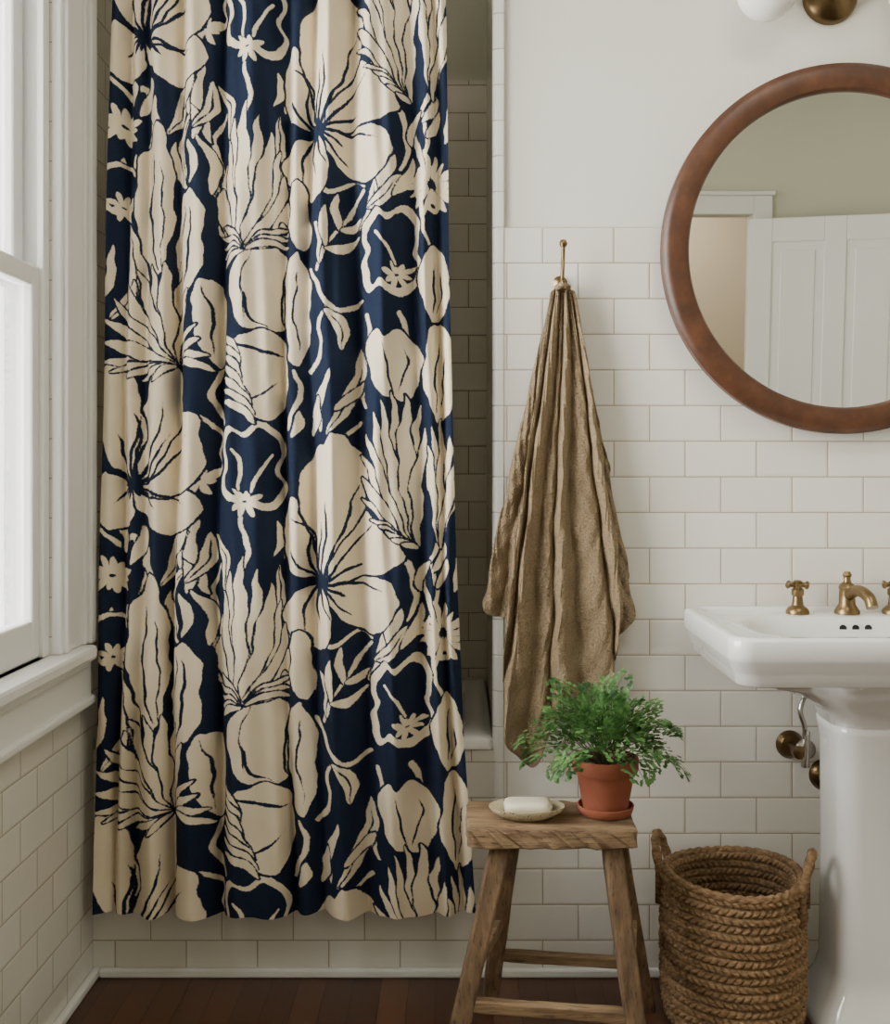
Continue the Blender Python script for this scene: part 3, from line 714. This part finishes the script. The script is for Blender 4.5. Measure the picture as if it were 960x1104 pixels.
# ---------------------------------------------------------------- potted fern
pf=empty('potted_fern'); px_,py_=PX(653,2.015),2.015
m=MB(); m.rev([(.044,0),(.049,.002),(.0525,.012),(.0535,.017),(.051,.018),(.047,.008),(.03,.006)],(px_,py_,SZ+.0005),48); m.obj('saucer',M_terra,pf,True,50)
pz=SZ+.007
m=MB(); m.rev([(.040,0),(.042,.003),(.0545,.072),(.0545,.0735),(.0605,.074),(.0615,.077),(.0625,.098),(.061,.1005),(.0565,.1),(.055,.085),(.05,.084)],(px_,py_,pz),56); m.obj('pot',M_terra,pf,True,40)
m=MB(); m.rev([(.055,.0),(.04,.004),(.005,.007)],(px_,py_,pz+.083),32); m.obj('soil',M_soil,pf,True)
def leaf_mat():
    t=NT('fern_green'); g=t.add('ShaderNodeNewGeometry')
    n=t.noise(38,2,g.outputs['Position']); 
    r=t.add('ShaderNodeValToRGB'); e=r.color_ramp.elements; e[0].position=.3; e[0].color=s2l((46,90,46)); e[1].position=.7; e[1].color=s2l((118,164,92)); t.link(n,r.inputs[0])
    t.setc(r.outputs[0]); t.setr(.55)
    tl=t.add('ShaderNodeBsdfTranslucent'); t.link(r.outputs[0],tl.inputs[0]); mx=t.add('ShaderNodeMixShader'); mx.inputs[0].default_value=.3
    t.link(t.b.outputs[0],mx.inputs[1]); t.link(tl.outputs[0],mx.inputs[2]); t.link(mx.outputs[0],t.n['Material Output'].inputs[0]); return t.m
lm=MB(); smb=MB(); rnd=random.Random(21)
def leaflet(p,dirv,nrm,sz):
    side=dirv.cross(nrm).normalized(); pts=[p]
    for a,r in ((-62,.75),(-35,.98),(-12,.86),(8,1.02),(34,.92),(62,.72)):
        an=math.radians(a); pts.append(p+dirv*(math.cos(an)*r*sz)+side*(math.sin(an)*r*sz)+nrm*(rnd.uniform(-.1,.1)*sz))
    lm.add(pts,[(0,1,2),(0,2,3),(0,3,4),(0,4,5),(0,5,6)])
NF=58
rimz=pz+.1
for i in range(NF):
    az=i*2.399963+rnd.uniform(-.25,.25); kk=(i+.5)/NF
    el=math.radians(88-60*kk**1.05+rnd.uniform(-8,8)); Ln=.125+.055*rnd.random()+.02*kk
    if math.sin(az)<-0.3 and kk>.4: Ln*=.78
    if math.cos(az)>0.3: Ln*=.88
    p=Vector((px_+.02*math.cos(az)*kk,py_+.02*math.sin(az)*kk,pz+.087)); pts=[p.copy()]; n=14
    d=Vector((math.cos(az)*math.cos(el),math.sin(az)*math.cos(el)*.7,math.sin(el)))
    droop=.03+.12*kk+rnd.uniform(0,.06)
    wx=rnd.uniform(-.05,.05)
    for s_ in range(n):
        p=p+d*(Ln/n); d=(d+Vector((math.cos(az)*.03+wx,math.sin(az)*.02,-droop*(0.2+1.5*s_/n)))).normalized(); pts.append(p.copy())
    if any(q.z<rimz+.004 and abs(q.x-px_)<.066 and q.y<py_+.066 for q in pts[6:]): pts=[q+Vector((0,0,.012)) if j>3 else q for j,q in enumerate(pts)]
    smb.tube(pts,[.0011*(1-.6*q/n) for q in range(n+1)],5)
    for s_ in range(5,n+1):
        t_=s_/n; c=pts[s_]; T=(pts[s_]-pts[s_-1]).normalized(); side=T.cross(Vector((0,0,1)))
        if side.length<.1: side=Vector((math.sin(az),-math.cos(az),0))
        side.normalize(); up=side.cross(T).normalized()
        pl=.034*math.sin(math.pi*min(1,(t_*.85+.12)))+.005
        for sg in (-1,1):
            if rnd.random()<.12: continue
            dd=(side*sg*.85+T*.6+up*rnd.uniform(-.2,.3)).normalized(); nl=2
            for q in range(nl):
                f=(q+.6)/nl; pp=c+dd*(pl*f)-Vector((0,0,.007*f*f))
                if pp.z<rimz-.022 and abs(pp.x-px_)<.070: continue
                if pp.z<SZ+.045: continue
                alt=1 if q%2 else -1
                ld=(dd*.8+T*alt*.7+up*rnd.uniform(-.2,.2)).normalized(); nn=(up+Vector((rnd.uniform(-.6,.6),rnd.uniform(-.6,.6),0))).normalized()
                leaflet(pp,ld,nn,rnd.uniform(.0065,.0108))
            e_=c+dd*pl
            if e_.z>SZ+.05 and not (e_.z<rimz-.02 and abs(e_.x-px_)<.07): leaflet(e_,dd,up,rnd.uniform(.007,.0112))
lm.obj('fronds',leaf_mat(),pf)
smb.obj('stems',simple('fern_stem',(58,60,30),.5),pf,True)

# ---------------------------------------------------------------- basket
bk=empty('woven_basket'); BX,BY=PX(792,2.10),2.115; BR=.139; BH=.285; rows=18
def basket_mat():
    t=NT('seagrass'); n=t.noise(90,4,t.coords((1,1,3))); n2=t.noise(10,3,t.coords())
    r=t.add('ShaderNodeValToRGB'); e=r.color_ramp.elements; e[0].position=.3; e[0].color=s2l((82,60,38)); e[1].position=.72; e[1].color=s2l((172,140,102)); t.link(n,r.inputs[0])
    t.setc(t.mix(t.math('MULTIPLY',n2,.5),r.outputs[0],s2l((128,100,68)))); t.setr(.85); t.link(t.bump(n,.7,.003),t.b.inputs['Normal']); return t.m
M_bask=basket_mat()
NA=640; NVR=rows*10
th=np.linspace(0,2*math.pi,NA,endpoint=False)
def bwall(sign):
    vs=[]; 
    for i in range(NVR+1):
        z=BH*i/NVR; rr=z/BH*rows; row=int(min(rows-1,math.floor(rr))); fr=rr-row
        base=BR*(0.93+0.07*min(1,(z/.05)**.6))*(1+.015*math.sin(z/BH*3.1))-.007
        prof=math.sqrt(max(0,math.sin(math.pi*fr)))
        str_=np.abs(np.sin(th*30+row*math.pi/2+(fr-.5)*2.6*(1 if row%2 else -1)+.3*np.sin(th*7+row)))**.6
        r=base+sign*(.0095*prof*(.3+.7*str_)) - (0.010 if sign<0 else 0)
        r=r+.0016*np.sin(row*2.1+th*3)
        for a,q in zip(th,r): vs.append((BX+q*math.cos(a),BY+q*math.sin(a),z+.004+.004*math.sin(a*2+1)*z/BH))
    return vs
mm=MB(); vo=bwall(1); vi=bwall(-1)
f=[]
for i in range(NVR):
    for j in range(NA):
        a=i*NA+j; b=i*NA+(j+1)%NA; f.append((a,b,b+NA,a+NA))
mm.add(vo,f); mm.add(vi,[q[::-1] for q in f])
mm.obj('woven_wall',M_bask,bk,True)
mm=MB(); rr_=[(BX+(BR-.008)*math.cos(a),BY+(BR-.008)*math.sin(a),BH+.005+.004*math.sin(a*2+1)) for a in np.linspace(0,2*math.pi,361)]
mm.tube(rr_,.0085,14,wob=lambda i,a:0.75+.35*abs(math.sin(a*1+i*.35)))
mm.rev([(BR-.012,0),(BR-.012,.008),(.01,.009)],(BX,BY,.002),48)
for az in (math.radians(158),math.radians(-22)):
    c=Vector((BX+(BR-.004)*math.cos(az),BY+(BR-.004)*math.sin(az),BH-.03)); tg=Vector((-math.sin(az),math.cos(az),0)); ou=Vector((math.cos(az),math.sin(az),0))
    P=[c+tg*(.040*math.cos(q))+Vector((0,0,1))*(.03+.062*math.sin(q))+ou*(.016*math.sin(q)) for q in np.linspace(0,math.pi,50)]
    P=[c+tg*.042+Vector((0,0,-.03))]+P+[c-tg*.042+Vector((0,0,-.03))]
    mm.tube(P,.0095,14,wob=lambda i,a:0.75+.3*abs(math.sin(a+i*.35)))
mm.obj('rim_and_handles',M_bask,bk,True)

# ---------------------------------------------------------------- lights
w=bpy.data.worlds.new('World'); scene.world=w; w.use_nodes=True
bg=w.node_tree.nodes['Background']; bg.inputs[0].default_value=(1.0,0.985,0.955,1); bg.inputs[1].default_value=18.0
def area(name,loc,rot,sx,sy,pw,col):
    L=bpy.data.lights.new(name,'AREA'); L.shape='RECTANGLE'; L.size=sx; L.size_y=sy; L.energy=pw; L.color=col
    o=bpy.data.objects.new(name,L); COL.objects.link(o); o.location=loc; o.rotation_euler=rot; return o
area('ceiling_fill',(0.7,1.0,ZC-.02),(0,0,0),0.6,0.6,11,(1,.95,.86))  # soft overhead fill added out of view, not an actual fixture
area('hallway_lamp',(1.2,YB-.8,ZC-.02),(0,0,0),0.5,0.5,28,(1,.93,.84))

cam=bpy.data.cameras.new('camera'); co_=bpy.data.objects.new('camera',cam); COL.objects.link(co_)
co_.location=(0,0,CH); co_.rotation_euler=(math.pi/2,0,0)
cam.sensor_fit='AUTO'; cam.sensor_width=36; cam.lens=F/1104*36
cam.shift_x=-(CX-480)/1104; cam.shift_y=-(552-CY)/1104
cam.clip_start=0.01
scene.camera=co_
